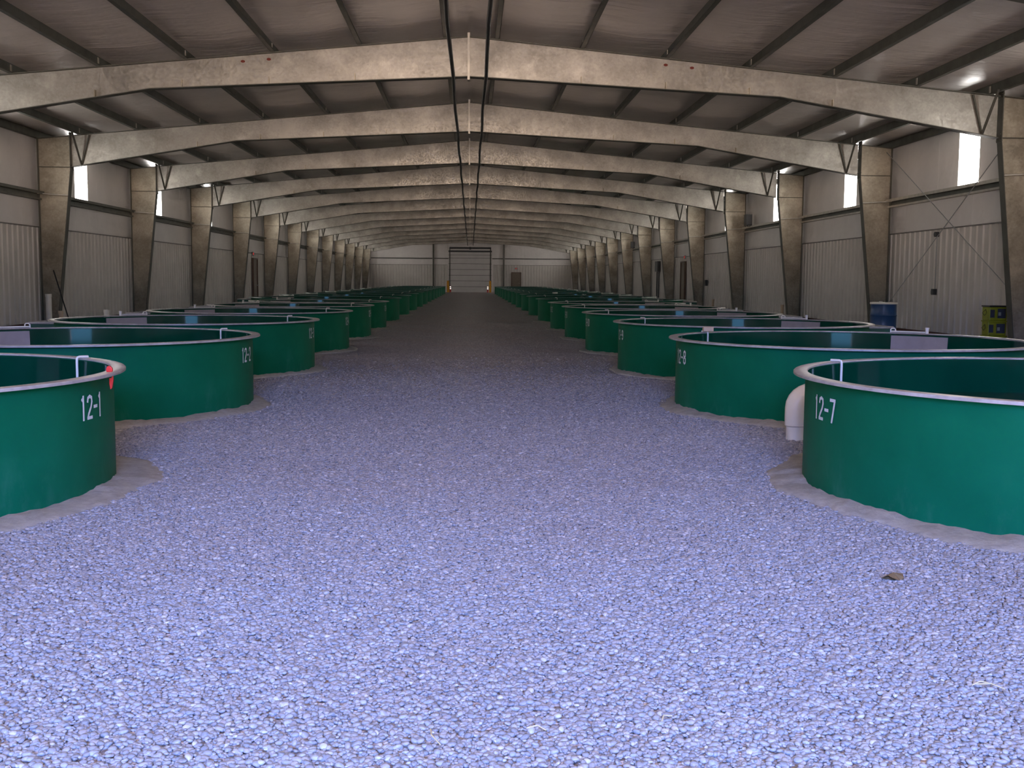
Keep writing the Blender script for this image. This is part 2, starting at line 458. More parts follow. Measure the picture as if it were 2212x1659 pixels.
# ------------------------------------------------------------------ steel frames
TW = .012
def make_rafter():
    e = empty('rafter')
    # right half in local coordinates, x from the ridge outwards, y = 0 web plane
    def zt(x): return 5.867 - .0947 * x
    bot = [(0.0, zt(0) - .72), (5.9, zt(5.9) - .46), (XI - .02, 4.135)]
    poly = [(0.02, zt(.02)), (XI - .02, zt(XI - .02))] + bot[::-1]
    poly[-1] = (0.02, bot[0][1])
    q = MB(); q.prism(poly, -TW / 2, TW / 2); q.build('web', GALV, e)
    def fl(p, w, t, name, mat):
        q = MB()
        for (xa, za), (xb, zb) in zip(p[:-1], p[1:]):
            q.prism([(xa, za), (xb, zb), (xb, zb + t), (xa, za + t)], -w / 2, w / 2)
        return q.build(name, mat, e)
    fl([(0.02, zt(.02)), (XI - .02, zt(XI - .02))], .2, .014, 'top_flange', FLANGE)
    fl([(0.02, bot[0][1] - .014), (5.9, bot[1][1] - .014), (XI - .02, bot[2][1] - .014)], .2, .014, 'bottom_flange', FLANGE)
    q = MB(); q.box(.0, .022, -.10, .10, bot[0][1] - .07, zt(0) + .07); q.build('end_plate', CLIPM, e)
    for x in (2.12, 3.72, 5.32, 6.92):
        q = MB(); z = bot[0][1] + (bot[1][1] - bot[0][1]) * min(1, x / 5.9) if x < 5.9 else bot[1][1] + (bot[2][1] - bot[1][1]) * (x - 5.9) / (XI - 5.9)
        q.box(x - .008, x + .008, -.09, -.005, z, z + .13)
        q.build('stiffener', GALV_COL, e)
    for xa, ya in ((9.88, -.56), (9.63, -.05)):  # first arm is the flange brace, second arm added to complete the dark V
        q = MB(); q.tube([(9.84, -.035, 4.19), (xa, ya, ztop(xa) + (.03 if ya < -.1 else -.01))], .024, 6); q.build('knee_v_arm', FLANGE, e)
    return e
def make_column():
    e = empty('steel_column')
    # right-hand column, local origin on the outer line at the floor, x grows inwards as negative
    xo = 0.; w0, wk = .36, XO - XI
    ZK = 4.13; zt_o = 5.867 - .0947 * XO; zt_i = 5.867 - .0947 * XI
    poly = [(xo, 0.02), (xo, zt_o), (-wk, zt_i), (-wk, ZK), (-w0, 0.02)]
    q = MB(); q.prism(poly, -TW / 2, TW / 2); q.build('web', GALV_COL, e)
    q = MB(); q.prism([(-w0, .02), (-w0 - .014, .02), (-wk - .014, ZK), (-wk, ZK)], -.1, .1); q.build('inner_flange', FLANGE, e)
    q = MB(); q.box(0, .014, -.1, .1, .02, zt_o); q.build('outer_flange', FLANGE, e)
    q = MB(); q.prism([(0, zt_o), (-wk, zt_i), (-wk, zt_i + .014), (0, zt_o + .014)], -.1, .1); q.build('cap_plate', FLANGE, e)
    q = MB(); q.box(-wk - .016, -wk + .002, -.11, .11, ZK - .08, zt_i + .10)
    for z in (ZK - .05, ZK + .07, zt_i - .03, zt_i + .06):
        for y in (-.07, .07): q.tube([(-wk - .035, y, z), (-wk + .02, y, z)], .012, 6)
    q.build('connection_plate', FLANGE, e)
    q = MB(); q.box(-wk + .002, 0, -.085, -.004, ZK - .006, ZK + .006); q.build('stiffener', FLANGE, e)
    q = MB(); q.box(-w0 - .06, .03, -.13, .13, 0, .02); q.build('base_plate', FLANGE, e)
    # pale tie rod from inner flange back to the girt
    x3 = -(w0 + (wk - w0) * 3.42 / ZK)
    q = MB(); q.tube([(x3, -.09, 3.42), (.03, -.14, 3.46)], .018, 6); q.build('girt_brace', CLIPM, e)
    return e
raft0 = make_rafter(); col0 = make_column()
# mirrored mesh versions for the left side
def mirror_tree(src, name):
    e = src.copy(); C.objects.link(e); e.name = name
    for ch in list(kids(src)):
        c = ch.copy(); c.data = ch.data.copy(); C.objects.link(c); c.parent = e
        c.name = ch.name.split('.')[0]
        c.data.transform(Matrix.Scale(-1, 4, (1, 0, 0))); c.data.flip_normals()
    return e
raftL = mirror_tree(raft0, 'rafter'); colL = mirror_tree(col0, 'steel_column')
used = {}
def place(src, loc, label, cat, group):
    o = src if id(src) not in used else copy_tree(src)
    used[id(src)] = 1
    o.location = loc; return tag(o, label, cat, group)
frame0_raft = {}
for i, k in enumerate(FRAMES):
    y = Y0 + BAY * k - (.22 if k == -1 else 0)
    for s, rs, cs, sd in ((-1, raftL, colL, 'left'), (1, raft0, col0, 'right')):
        lab_r = 'galvanized tapered roof beam, %s half of the %s frame from the camera' % (sd, nth(i))
        if k == -1: lab_r = 'galvanized roof beam overhead nearest the camera, %s half, barely in view' % sd
        r = place(rs, (-.05, y, 0), lab_r, 'roof beam', 'tapered roof beams')
        if k == 0: frame0_raft[s] = r
        if k >= 0:
            place(cs, (s * XO, y, 0), 'galvanized tapered steel column on the %s wall, %s from the camera' % (sd, nth(i - 1)), 'column', 'tapered wall columns')
# red primer marks on the first visible beam
for s, spots in ((-1, (-4.20, -3.72)), (1, (3.72, 4.22))):
    for x in spots:
        xr = abs(x)
        q = MB(); q.lathe([(0.001, -.002), (.03, -.002), (.032, 0), (0.001, 0)], 14, closed=True)
        o = q.build('primer_mark', RUST, frame0_raft[s]); o.rotation_euler = (PI / 2, 0, 0); o.location = (x, -TW / 2 - .001, 5.867 - .0947 * xr - .10)
        o.scale = (1.3, .8, 1)

# purlins: long Z-sections resting on the beams
def purlin_bm(s):
    q = MB(); t = .006; f = .075; h = PUR
    # Z section along y; web leaning plane x = 0
    q.box(-t / 2, t / 2, YF, YB, 0, h)
    q.box(-t / 2 - (f if s > 0 else 0), t / 2 + (0 if s > 0 else f), YF, YB, 0, t)
    q.box(-t / 2 - (0 if s > 0 else f), t / 2 + (f if s > 0 else 0), YF, YB, h - t, h)
    lipx = -f * s
    q.box(min(lipx, lipx - t * s), max(lipx, lipx - t * s), YF, YB, 0, .022)
    return q
for s, sd in ((-1, 'left'), (1, 'right')):
    for i, px in enumerate(PX):
        x = s * px
        if i == 0: pos = 'right beside the ridge, %s side' % sd
        else: pos = '%s slope, %s from the ridge' % (sd, ORD[i])
        e = empty('purlin', (x, 0, ztop(x) + .014), 0, 'long dark steel purlin under the roof, ' + pos, 'purlin', 'roof purlins')
        purlin_bm(s).build('rail', PURL, e)
        q = MB(); q.box(-.01, .0, -.03, .03, 0, .17)
        cl = None
        for k in FRAMES:
            if cl is None: c = cl = q.build('purlin_clip', CLIPM, e)
            else:
                c = cl.copy(); C.objects.link(c); c.parent = e
            c.location = (-.02 * s, Y0 + BAY * k, 0)
    q = MB(); q.box(*sorted((s * (XO - .02), s * (XO + .07))), YF, YB, ztop(XO) + .016, ztop(XO) + .022)
    q.box(*sorted((s * (XO - .02), s * (XO - .014))), YF, YB, ztop(XO) + .016, ztop(XO) + .2)
    tag(q.build('eave_strut', PURL), 'dark steel eave strut along the top of the %s wall' % sd, 'eave strut', 'eave struts')

# side-wall girts, one per bay
gsrc = {}
for s, sd in ((-1, 'left'), (1, 'right')):
    for k in range(-1, 13):
        if k == -1: continue
        ya = Y0 + BAY * k + .02; L = BAY - .04
        if s not in gsrc:
            e = empty('wall_girt')
            q = MB(); q.box(*sorted((-s * .20, 0)), 0, L, .19, .20); q.box(*sorted((-s * .20, -s * .19)), 0, L, .13, .19); q.build('upper_flange', CLIPM if s > 0 else PURL, e)
            q = MB(); q.box(*sorted((-s * .07, -s * .055)), 0, L, 0.0, .19); q.build('web', PURL, e)
            q = MB(); q.box(*sorted((-s * .13, 0)), 0, L, -.01, 0.0); q.box(*sorted((-s * .13, -s * .12)), 0, L, 0, .035); q.build('lower_flange', CLIPM if s > 0 else PURL, e)
            gsrc[s] = e; o = e
        else: o = copy_tree(gsrc[s])
        o.location = (s * (XW - .005), ya, 3.31)
        tag(o, 'horizontal steel girt on the %s wall between the %s and %s columns' % (sd, nth(k), ORD[k + 1] if k < 12 else 'last'), 'girt', 'side wall girts')

# two black pipes hung along the ridge
for x, sd in ((-.34, 'left'), (.26, 'right')):
    e = empty('ridge_pipe', (x, 0, 5.06), 0, 'thin black pipe running lengthwise under the roof ridge, %s of the pair' % sd, 'pipe', 'black pipes under the ridge')
    pts = [(.012 * math.sin(j * 1.7), YF + .05 + (YB - YF - .1) * j / 60, .012 * math.cos(j * 2.3)) for j in range(61)]
    MB().tube(pts, .034, 10).build('pipe', BLACKPIPE, e, smooth=True)
    hs_ = None
    for k in FRAMES:
        if hs_ is None:
            q = MB(); q.tube([(-.004, 0, .0), (-.004, 0, .085)], .007, 6); q.box(-.05, .05, -.012, .012, .036, .044); hs_ = c = q.build('hanger', BLACKPIPE, e)
        else: c = hs_.copy(); C.objects.link(c); c.parent = e
        c.location = (0, Y0 + BAY * k, 0)

# wall rod bracing
def rod(p, q_, label, r=.010, name='brace_rod', mat=None):
    o = MB().tube([p, q_], r, 6).build(name, mat or GREYBOX); return tag(o, label, 'brace rod')
rod((XW - .24, Y0 + .15, 4.72), (XW - .24, Y0 + BAY - .15, .55), 'thin steel brace rod falling away from the camera across the first right bay')
rod((XW - .26, Y0 + .15, 1.0), (XW - .26, Y0 + BAY - .15, 4.72), 'thin steel brace rod rising away from the camera across the first right bay')
rod((-10.66, Y0 + BAY - .1, 1.52), (-10.18, Y0 + BAY - .25, 0.), 'thin dark rod leaning against the nearest left column', .016, 'leaning_rod', DARKROD)['category'] = 'rod'
# ------------------------------------------------------------------ tanks
GL = {  # condensed stencil numerals: strokes in a 1 x 1.8 box
 '0': [[(.5, 1.62), (.82, 1.5), (.86, .9), (.82, .3), (.5, .18), (.18, .3), (.14, .9), (.18, 1.5), (.5, 1.62)]],
 '1': [[(.5, 0), (.5, 1.8)], [(.5, 1.62), (.25, 1.45)]],
 '2': [[(.16, 1.3), (.22, 1.55), (.5, 1.66), (.8, 1.55), (.84, 1.25), (.7, .9), (.3, .42), (.16, .14)], [(.05, .13), (.92, .13)]],
 '3': [[(.16, 1.4), (.3, 1.62), (.7, 1.62), (.84, 1.4), (.8, 1.05), (.45, .93), (.8, .8), (.84, .4), (.7, .16), (.3, .16), (.14, .4)]],
 '4': [[(.7, 0), (.7, 1.8)], [(.7, 1.7), (.14, .55)], [(.05, .48), (.95, .48)]],
 '5': [[(.86, 1.66), (.2, 1.66)], [(.22, 1.66), (.2, .98), (.6, 1.06), (.84, .85), (.82, .35), (.6, .16), (.3, .16), (.14, .38)]],
 '6': [[(.8, 1.5), (.5, 1.64), (.22, 1.45), (.16, .9), (.2, .3), (.5, .14), (.8, .3), (.84, .7), (.6, 1.0), (.2, .85)]],
 '7': [[(.06, 1.66), (.94, 1.66)], [(.82, 1.62), (.42, 0)]],
 '8': [[(.5, 1.65), (.2, 1.5), (.2, 1.1), (.5, .93), (.8, 1.1), (.8, 1.5), (.5, 1.65)], [(.5, .93), (.16, .72), (.16, .3), (.5, .14), (.84, .3), (.84, .72), (.5, .93)]],
 '9': [[(.2, .3), (.5, .14), (.8, .35), (.84, .9), (.8, 1.5), (.5, 1.65), (.18, 1.5), (.16, 1.05), (.45, .8), (.82, .95)]],
 '-': [[(.15, .85), (.85, .85)]],
}
def number_mesh(txt, R, ang_c, z0, h, right_dir):
    # painted digits that follow the shell; right_dir = -1/1: which way the angle runs as text reads left to right
    u = h / 1.8; adv = {'1': .85, '-': .85}; w = .115 * 2
    tot = sum(adv.get(c, 1.12) for c in txt) * u
    q = MB(); x = -tot / 2
    for c in txt:
        a = adv.get(c, 1.12) * u
        off = (a - u) / 2
        for st in GL[c]:
            for (xa, ya), (xb, yb) in zip(st[:-1], st[1:]):
                L = math.hypot(xb - xa, yb - ya); nx, ny = -(yb - ya) / L, (xb - xa) / L; ex, ey = (xb - xa) / L * .06, (yb - ya) / L * .06
                n = max(1, int(L * u / .03)); hw = w / 2
                for j in range(n):
                    t0, t1 = j / n, (j + 1) / n
                    e0 = 1 if j == 0 and len(st) > 2 else 0; e1 = 1 if j == n - 1 and len(st) > 2 else 0
                    P = []
                    for t, e_, sg in ((t0, -e0, -1), (t1, e1, -1), (t1, e1, 1), (t0, -e0, 1)):
                        px = xa + (xb - xa) * t + nx * hw * sg + ex * e_; py = ya + (yb - ya) * t + ny * hw * sg + ey * e_
                        P.append((px, min(max(py, 0), 1.8)))
                    vs = []
                    for px, py in P:
                        ang = ang_c + right_dir * (x + off + px * u) / R
                        vs.append((R * math.cos(ang), R * math.sin(ang), z0 + py * u))
                    q.add(vs, [(0, 1, 2, 3)])
        x += a
    return q

def sand_mesh(R, seed, wid=.24):
    rnd = random.Random(seed); ph = [rnd.uniform(0, 6.28) for _ in range(6)]
    q = MB(); seg = 240; rows = 7; vs = []
    for k in range(seg):
        a = 2 * PI * k / seg
        w = wid * (1 + .22 * math.sin(3 * a + ph[0]) + .16 * math.sin(7 * a + ph[1]) + .09 * math.sin(17 * a + ph[2]) + rnd.uniform(-.07, .07))
        hh = .034 + .006 * math.sin(9 * a + ph[3]) + .004 * math.sin(31 * a + ph[4]) + rnd.uniform(-.004, .009)
        for j in range(rows):
            t = j / (rows - 1)
            z = hh * (1 - t) ** 1.3 + .020 * (1 - t) * t * 2 + (.004 if j < rows - 1 else -.02) + (rnd.uniform(-.003, .003) if 0 < j < rows - 1 else 0)
            vs.append(((R + .001 + w * t) * math.cos(a), (R + .001 + w * t) * math.sin(a), z))
    fs = [(k * rows + j, ((k + 1) % seg) * rows + j, ((k + 1) % seg) * rows + j + 1, k * rows + j + 1) for k in range(seg) for j in range(rows - 1)]
    return q.add(vs, fs)

def make_tank(s, R, RT, H, big, water_z, seg):
    """s = +1 right row (aisle side at 180 deg), -1 left row. R outer wall radius, RT rim radius."""
    def A(deg): return math.radians(deg if s > 0 else 180 - deg)
    e = empty('fish_tank')
    q = MB(); q.lathe([(R, -.02), (R, H - .02)], seg); q.lathe([(R - .012, H - .02), (R, H - .02)], seg)
    shell = q.build('shell', TANK, e, smooth=True)
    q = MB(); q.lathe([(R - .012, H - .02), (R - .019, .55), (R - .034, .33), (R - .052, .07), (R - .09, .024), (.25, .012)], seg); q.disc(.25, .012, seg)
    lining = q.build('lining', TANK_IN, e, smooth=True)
    q = MB(); q.lathe([(R - .008, H), (R - .012, H - .002), (R - .0145, H - .007), (R - .0145, H - .012), (R + .001, H - .016), (RT - .010, H - .014), (RT - .010, H - .019), (RT, H - .019), (RT, H - .006), (RT - .006, H)], seg, closed=True)
    q.build('rim', RIMG if big else RIM, e, smooth=True)
    q = MB(); q.disc(R - .024, water_z, seg); q.build('water', WATER, e)
    # grey screen on the inside, outer far quadrant
    a0, a1 = sorted((A(33), A(55)))
    q = MB(); q.lathe([(R - .06, .1), (R - .016, H - .036), (R - .026, H - .036), (R - .07, .1)], 16, closed=True, a0=a0, a1=a1)
    q.build('outlet_screen', SCREEN, e)
    # drain box outside
    k = R / 1.83; xb, ya, yb = (2.46, .36, 1.62) if not big else (3.0, .62, 2.1)
    aa = math.asin(ya / R); bb = math.radians(62)
    arc = [((R + .002) * math.cos(aa + (bb - aa) * i / 8), (R + .002) * math.sin(aa + (bb - aa) * i / 8)) for i in range(9)]
    outer = [(xb, (R + .002) * math.sin(bb)), (xb, ya)]
    outer[0] = (xb, min(yb, outer[0][1]))
    poly = [(s * x, y) for x, y in (arc + outer)]
    q = MB(); q.prism(poly, 0.0, H - .10, 'z'); db = q.build('drain_box', BOXGREEN, e)
    q = MB()
    rp = [(s * x, y) for x, y in (arc[-1], outer[0], outer[1], arc[0])]
    for p1, p2 in zip(rp[:-1], rp[1:]): q.tube([(*p1, H - .09), (*p2, H - .09)], .018, 6)
    q.build('box_rim', RIM, db)
    # white rail and two stub pipes on the rim by the screen
    ra, rb = A(42), A(55.5)
    pts = [((R + .035) * math.cos(ra + (rb - ra) * i / 8), (R + .035) * math.sin(ra + (rb - ra) * i / 8), H + .012) for i in range(9)]
    q = MB(); q.tube(pts, .010, 8); rl = q.build('rim_rail', PVC, e, smooth=True)
    for i_, (dg, hh, rr) in enumerate(((42.3, .07, .020), (54.8, .05, .018))):
        a = A(dg); px, py = (R + .035) * math.cos(a), (R + .035) * math.sin(a)
        q = MB()
        if i_ == 0: q.tube([(px, py, H - .0), (px, py, H + hh)], rr, 12); q.tube([(px, py, H + hh - .02), (px, py, H + hh)], rr + .005, 12)
        else: q.tube([(px + .03, py, H), (px + .03, py, H + hh * .7), (px + .015, py, H + hh), (px - .015, py, H + hh), (px - .03, py, H + hh * .7), (px - .03, py, H)], .008, 8)
        q.build('stub_pipe', PVC, rl, smooth=True)
    # inlet pipe hooked over the rim, far side by the aisle
    a = A(134); ca, sa = math.cos(a), math.sin(a)
    pr = [(R + .045, H + .009), (R + .0, H + .010), (R - .025, H + .010), (R - .036, H + .006), (R - .042, H - .004), (R - .043, H - .03), (R - .043, H - .2), (R - .043, water_z - .1)]
    q = MB(); q.tube([(r * ca, r * sa, z) for r, z in pr], .0095, 10); q.build('inlet_pipe', PVC, e, smooth=True)
    return e, (math.radians(184) if s > 0 else math.radians(-4))

RS, RST, RB, RBT, HT = 1.83, 1.910, 2.38, 2.46, .75
srcs = {}
for s in (1, -1):
    srcs[(s, 0)] = make_tank(s, RS, RST, HT, False, .47, 160)
    srcs[(s, 1)] = make_tank(s, RB, RBT, HT, True, .47, 96)
first = set(); TANKPOS = []; TANKS = {}
sandsrc = {}
for s, sd in ((-1, 'left'), (1, 'right')):
    for i in range(18):
        big = i >= 6
        if not big: cx, cy, R = (-4.159 if s < 0 else 4.052), (6.93 if s < 0 else 6.882) + 4.6953 * i, RS
        else: cx, cy, R = (-4.71 if s < 0 else 4.60), 36.0 + 5.93 * (i - 6), RB
        TANKPOS.append((cx, cy, R))
        src, ang = srcs[(s, int(big))]
        key = (s, big)
        if key in first: o = copy_tree(src)
        else: o = src; first.add(key)
        o.location = (cx, cy, 0)
        TANKS[(s, i)] = o
        if not big:
            num = '12-%d' % (i + 1 + (6 if s > 0 else 0))
            lb = 'round dark green tank marked %s in white, %s in the %s row' % (num, nth(i), sd)
            hh = .155
            nm = number_mesh(num, R + .004, ang + (0 if s > 0 else 0), .48, hh, 1)
            nm.build('tank_number', WHITEPAINT, o, fix=False)
        else:
            lb = 'larger round dark green tank far back, %s in the %s row' % (nth(i), sd)
        tag(o, lb, 'tank', 'round green tanks in two rows')
        # sand
        vk = (R, i % 2) 
        if i < 2: sm = sand_mesh(R, 10 * i + s, .26 if i == 0 else .2).build('sand_bed', SAND, smooth=True)
        elif vk not in sandsrc: sm = sandsrc[vk] = sand_mesh(R, 77 + i, .16).build('sand_bed', SAND, smooth=True)
        else: sm = sandsrc[vk].copy(); C.objects.link(sm)
        sm.location = (cx, cy, 0)
        tag(sm, 'ring of tan sand around the foot of the %s tank in the %s row' % (nth(i), sd), 'sand', kind='stuff')

# clearer water and details on single tanks
t8 = TANKS[(1, 1)]
a = math.radians(134)
q = MB(); q.box(-.06, .06, -.035, .035, 0, .055)
o = q.build('inlet_cap', PVC_TAN, t8, bevel=.006); o.location = ((RS - .043) * math.cos(a), (RS - .043) * math.sin(a), HT + .010); o['label'] = 'small tan box on the inlet pipe'
cl = empty('red_clamp', (-4.159 + 1.872 * math.cos(math.radians(2.4)), 6.93 + 1.872 * math.sin(math.radians(2.4)), HT), 0, 'small red spring clamp gripping the rim of the tank marked 12-1', 'clamp')
q = MB(); q.prism([(-.03, .002), (.036, .002), (.045, .012), (.04, .028), (.01, .042), (-.02, .038), (-.035, .02)], -.018, .018); q.build('upper_jaw', REDM, cl, bevel=.004)
q = MB(); q.prism([(.0, -.035), (.03, -.035), (.046, -.01), (.05, -.045), (.03, -.10), (.012, -.11), (-.0, -.07)], -.016, .016); q.build('lower_jaw', REDM, cl, bevel=.004)
cl.scale = (.5, .5, 1)

# white drain elbow between first and second right tank
e = empty('drain_elbow', (2.785, 9.2, 0), 0, 'thick white drain pipe elbow rising from gravel behind the tank marked 12-7', 'pipe')
MB().tube([(0, 0, -.02), (0, 0, .16)], .078, 24).build('riser', PVC, e, smooth=True)
pts = [(0, 0, .12), (0, 0, .13), (0, 0, .28)] + [(.13 - .13 * math.cos(t), 0, .28 + .12 * math.sin(t)) for t in [PI / 2 * j / 6 for j in range(1, 7)]] + [(.22, 0, .40)]
MB().tube(pts, [.079, .092, .092] + [.092] * 6 + [.092], 24).build('elbow', PVC, e, smooth=True)
MB().tube([(.15, 0, .40), (.55, .1, .40), (.56, .1, .40)], [.078, .078, .07], 24).build('outlet', PVC, e, smooth=True)

# ------------------------------------------------------------------ things by the walls
e = empty('plastic_drum', (9.50, 24.9, 0), 0, 'blue plastic drum with a lid beside the second right column', 'drum')
q = MB(); q.lathe([(.001, 0), (.27, 0), (.285, .02), (.29, .28), (.302, .30), (.29, .32), (.29, .58), (.302, .60), (.29, .62), (.285, .84), (.29, .86), (.001, .86)], 40); q.build('body', BLUEM, e, smooth=True)
q = MB(); q.lathe([(.24, .86), (.305, .86), (.305, .895), (.29, .90), (.24, .885)], 40, closed=True); q.disc(.25, .885, 40); q.build('lid', PVC, e, smooth=True)
q = MB(); q.tube([(-.1, -.08, .88), (-.1, -.08, .925)], .04, 12); q.build('bung', PVC, e)
def pail(z, lab, rz):
    e = empty('square_pail', (10.60, 21.8, z), rz, lab, 'pail', 'stacked lime green pails')
    q = MB(); q.prism([(-.18, 0), (.18, 0), (.185, .275), (-.185, .275)], -.16, .16); q.build('body', LIME, e, bevel=.02)
    q = MB(); q.box(-.195, .195, -.175, .175, .272, .302); q.build('lid', BLACKM if z > .5 else LIME, e, bevel=.008)
    q = MB(); q.box(-.02, .15, -.1635, -.1605, .05, .24); q.box(-.17, -.08, -.1635, -.1605, .06, .22); pp = q.build('front_label', LABELM, e)
    q = MB(); q.box(-.005, .05, -.166, -.1640, .10, .17); q.build('label_patch', LABELW, pp)
    q = MB(); q.tube([(-.187, -.0, .22), (-.21, -.09, .15), (-.21, 0, .10), (-.21, .09, .15), (-.187, .0, .22)], .005, 6); q.build('handle', BLACKM, e)
pail(0, 'lime green square pail at the bottom of a stack of three by the right wall', .03)
pail(.302, 'lime green square pail in the middle of a stack of three', -.05)
pail(.604, 'lime green square pail with black lid on top of a stack of three', .02)
e = empty('black_bucket', (10.84, 21.25, 0), 0, 'short black bucket on the floor beside the lime green pails', 'bucket')
q = MB(); q.lathe([(.001, .01), (.11, .01), (.13, .36), (.142, .365), (.142, .385), (.12, .385), (.10, .03), (.001, .03)], 28); q.build('body', BLACKM, e, smooth=True)
q = MB(); q.tube([(-.135, 0, .35), (-.1, -.1, .28), (0, -.145, .24), (.1, -.1, .28), (.135, 0, .35)], .004, 6); q.build('handle', GREYBOX, e)
def standpipe(loc, h, r, mat, lab, cap=True):
    e = empty('standpipe', loc, 0, lab, 'pipe', 'upright pipes by the walls')
    MB().tube([(0, 0, -.02), (0, 0, h)], r, 16).build('pipe', mat, e, smooth=True)
    if cap: MB().tube([(0, 0, h - .06), (0, 0, h + .01)], r + .008, 16).build('cap', mat, e, smooth=True)
standpipe((-10.22, 27.0, 0), .93, .068, PVC, 'tallest white upright pipe, in front of the nearest left column')
standpipe((-8.51, 26.0, 0), .585, .066, PVC, 'short white upright pipe behind the tank marked 12-3')
standpipe((-9.57, 26.0, 0), .55, .05, PVC_TAN, 'short tan upright pipe right of the nearest left column')
standpipe((10.30, 35.9, 0), .59, .05, PVC_TAN, 'short tan upright pipe beside the third right column')
standpipe((10.30, 46.3, 0), .58, .05, PVC_TAN, 'short tan upright pipe far along the right wall')
standpipe((10.68, 20.6, 0), .27, .045, PVC, 'low white pipe stub at the foot of the nearest right column')
standpipe((3.92, 50.85, 0), .80, .12, PVC, 'fat cream pipe end between far tanks of the right row', False)

# electrical bits on the right wall
e = empty('wall_outlet', (XW - .05, 25.6, 0), 0, 'grey outlet box with conduit running up to a round fitting, right wall', 'outlet')
q = MB(); q.box(-.09, 0, -.05, .08, 1.07, 1.21); q.build('outlet_box', DARKGREY, e, bevel=.006)
q = MB(); q.box(-.05, 0, .08, .20, 1.09, 1.17); q.build('outlet_cover', GREYBOX, e, bevel=.006)
q = MB(); q.tube([(-.03, .0, 1.2), (-.03, 0, 2.45)], .012, 8); q.build('conduit', GREYBOX, e)
q = MB(); q.tube([(-.09, 0, 2.49), (0, 0, 2.49)], .06, 16); q.build('round_fitting', DARKGREY, e)
def unit(loc, lab):
    e = empty('wall_speaker', loc, 0, lab, 'speaker', 'dark boxes on the right wall girt')
    q = MB(); q.box(-.12, .12, -.16, .16, 0, .42); q.build('cabinet', DARKGREY, e, bevel=.01)
    q = MB(); q.box(-.1, .1, -.168, -.161, .03, .39); q.build('grille', BLACKM, e)
    q = MB(); q.box(-.02, .2, -.03, .03, -.05, 0.); q.build('bracket', FLANGE, e)
unit((10.78, 42.6, 3.53), 'dark box on the girt above the fourth right column')
unit((10.80, 73.2, 3.53), 'dark box on the girt far along the right wall')
e = empty('electrical_panel', (XW - .05, 64.0, 0), 0, 'dark electrical panel with vertical conduits far along the right wall', 'electrical panel')
q = MB(); q.box(-.18, 0, -.5, .4, 1.9, 2.5); q.build('panel_box', DARKGREY, e, bevel=.01)
q = MB()
for yy in (-.35, .25): q.tube([(-.06, yy, 0), (-.06, yy, 1.95)], .04, 8)
q.build('conduit', DARKGREY, e)
for s, k_, lab in ((-1, 52.0, 'small dark switch box on left wall before the brown door'), (-1, 60.0, 'small dark switch box on left wall past the brown door'),
               (1, 50.7, 'small grey switch box on right wall past the third column'), (1, 59.6, 'tiny dark switch box on right wall past the brown door')):
    q = MB(); q.box(*sorted((s * (XW - .05), s * (XW - .15))), k_, k_ + .22, 1.15, 1.42); tag(q.build('switch_box', DARKGREY, bevel=.006), lab, 'switch box', 'switch boxes on side walls')

# bollards at the far door, and posts with added glowing bands for daylight spots
for x, sd in ((-2.42, 'left'), (2.10, 'right')):
    e = empty('bollard', (x, YB - 2.0, 0), 0, 'yellow safety bollard %s of the far roll-up door' % sd, 'bollard', 'bollards by the far door')
    q = MB(); q.tube([(0, 0, 0), (0, 0, 1.15)], .12, 16); q.build('post', YELLOW, e, smooth=True)
    q = MB(); q.lathe([(.12, 1.15), (.10, 1.21), (.05, 1.25), (.001, 1.26)], 16); q.build('domed_cap', YELLOW, e, smooth=True)
    e2 = empty('marker_post', (x + (.25 if x < 0 else -.25), YB - 1.6, 0), 0, 'short red post with two added glowing white bands beside the %s bollard' % sd, 'marker post', 'marker posts by the far door')
    q = MB(); q.tube([(0, 0, 0), (0, 0, .30)], .07, 12); q.build('base', REDM, e2)
    q = MB(); q.tube([(0, 0, .30), (0, 0, .68)], .055, 12); q.build('post', REDM, e2)
    q = MB(); q.tube([(0, 0, .34), (0, 0, .44)], .062, 12); q.build('glow_band', GLOW_BAND, e2)
    q = MB(); q.tube([(0, 0, .52), (0, 0, .62)], .062, 12); q.build('glow_band', GLOW_BAND, e2)

# ------------------------------------------------------------------ loose bits on the gravel
def straw(x, y, rz, L, lab):
    o = MB().tube([(-L / 2, 0, .012), (0, .01, .02), (L / 2, -.004, .014)], .0022, 6).build('straw', STRAW); o.location = (x, y, .012); o.rotation_euler = (0, 0, rz)
    tag(o, lab, 'straw', 'straws on the gravel')
straw(1.72, 3.44, -.6, .09, 'pale straw on the gravel at lower right')
straw(1.70, 3.46, .1, .07, 'short pale straw crossing another at lower right')
straw(-.10, 3.08, 1.9, .11, 'longest straw on the gravel at bottom centre')
straw(.20, 3.13, -.3, .06, 'short straw on the gravel right of bottom centre')
straw(.60, 3.2, .8, .05, 'tiny straw on the gravel near the bottom edge')
q = MB(); vs = []
for i in range(10):
    a = 2 * PI * i / 10; r = .05 * (1 + .3 * math.sin(3 * a)); vs.append((r * math.cos(a), .6 * r * math.sin(a), .012 + .012 * math.sin(2 * a)))
q.add(vs + [(0, 0, .035)], [(i, (i + 1) % 10, 10) for i in range(10)]); q.add([(v[0], v[1], v[2] - .006) for v in vs], [tuple(range(10))])
o = q.build('dry_leaf', LEAF); o.location = (1.92, 4.79, .008); tag(o, 'curled brown leaf on the gravel right of centre', 'leaf')

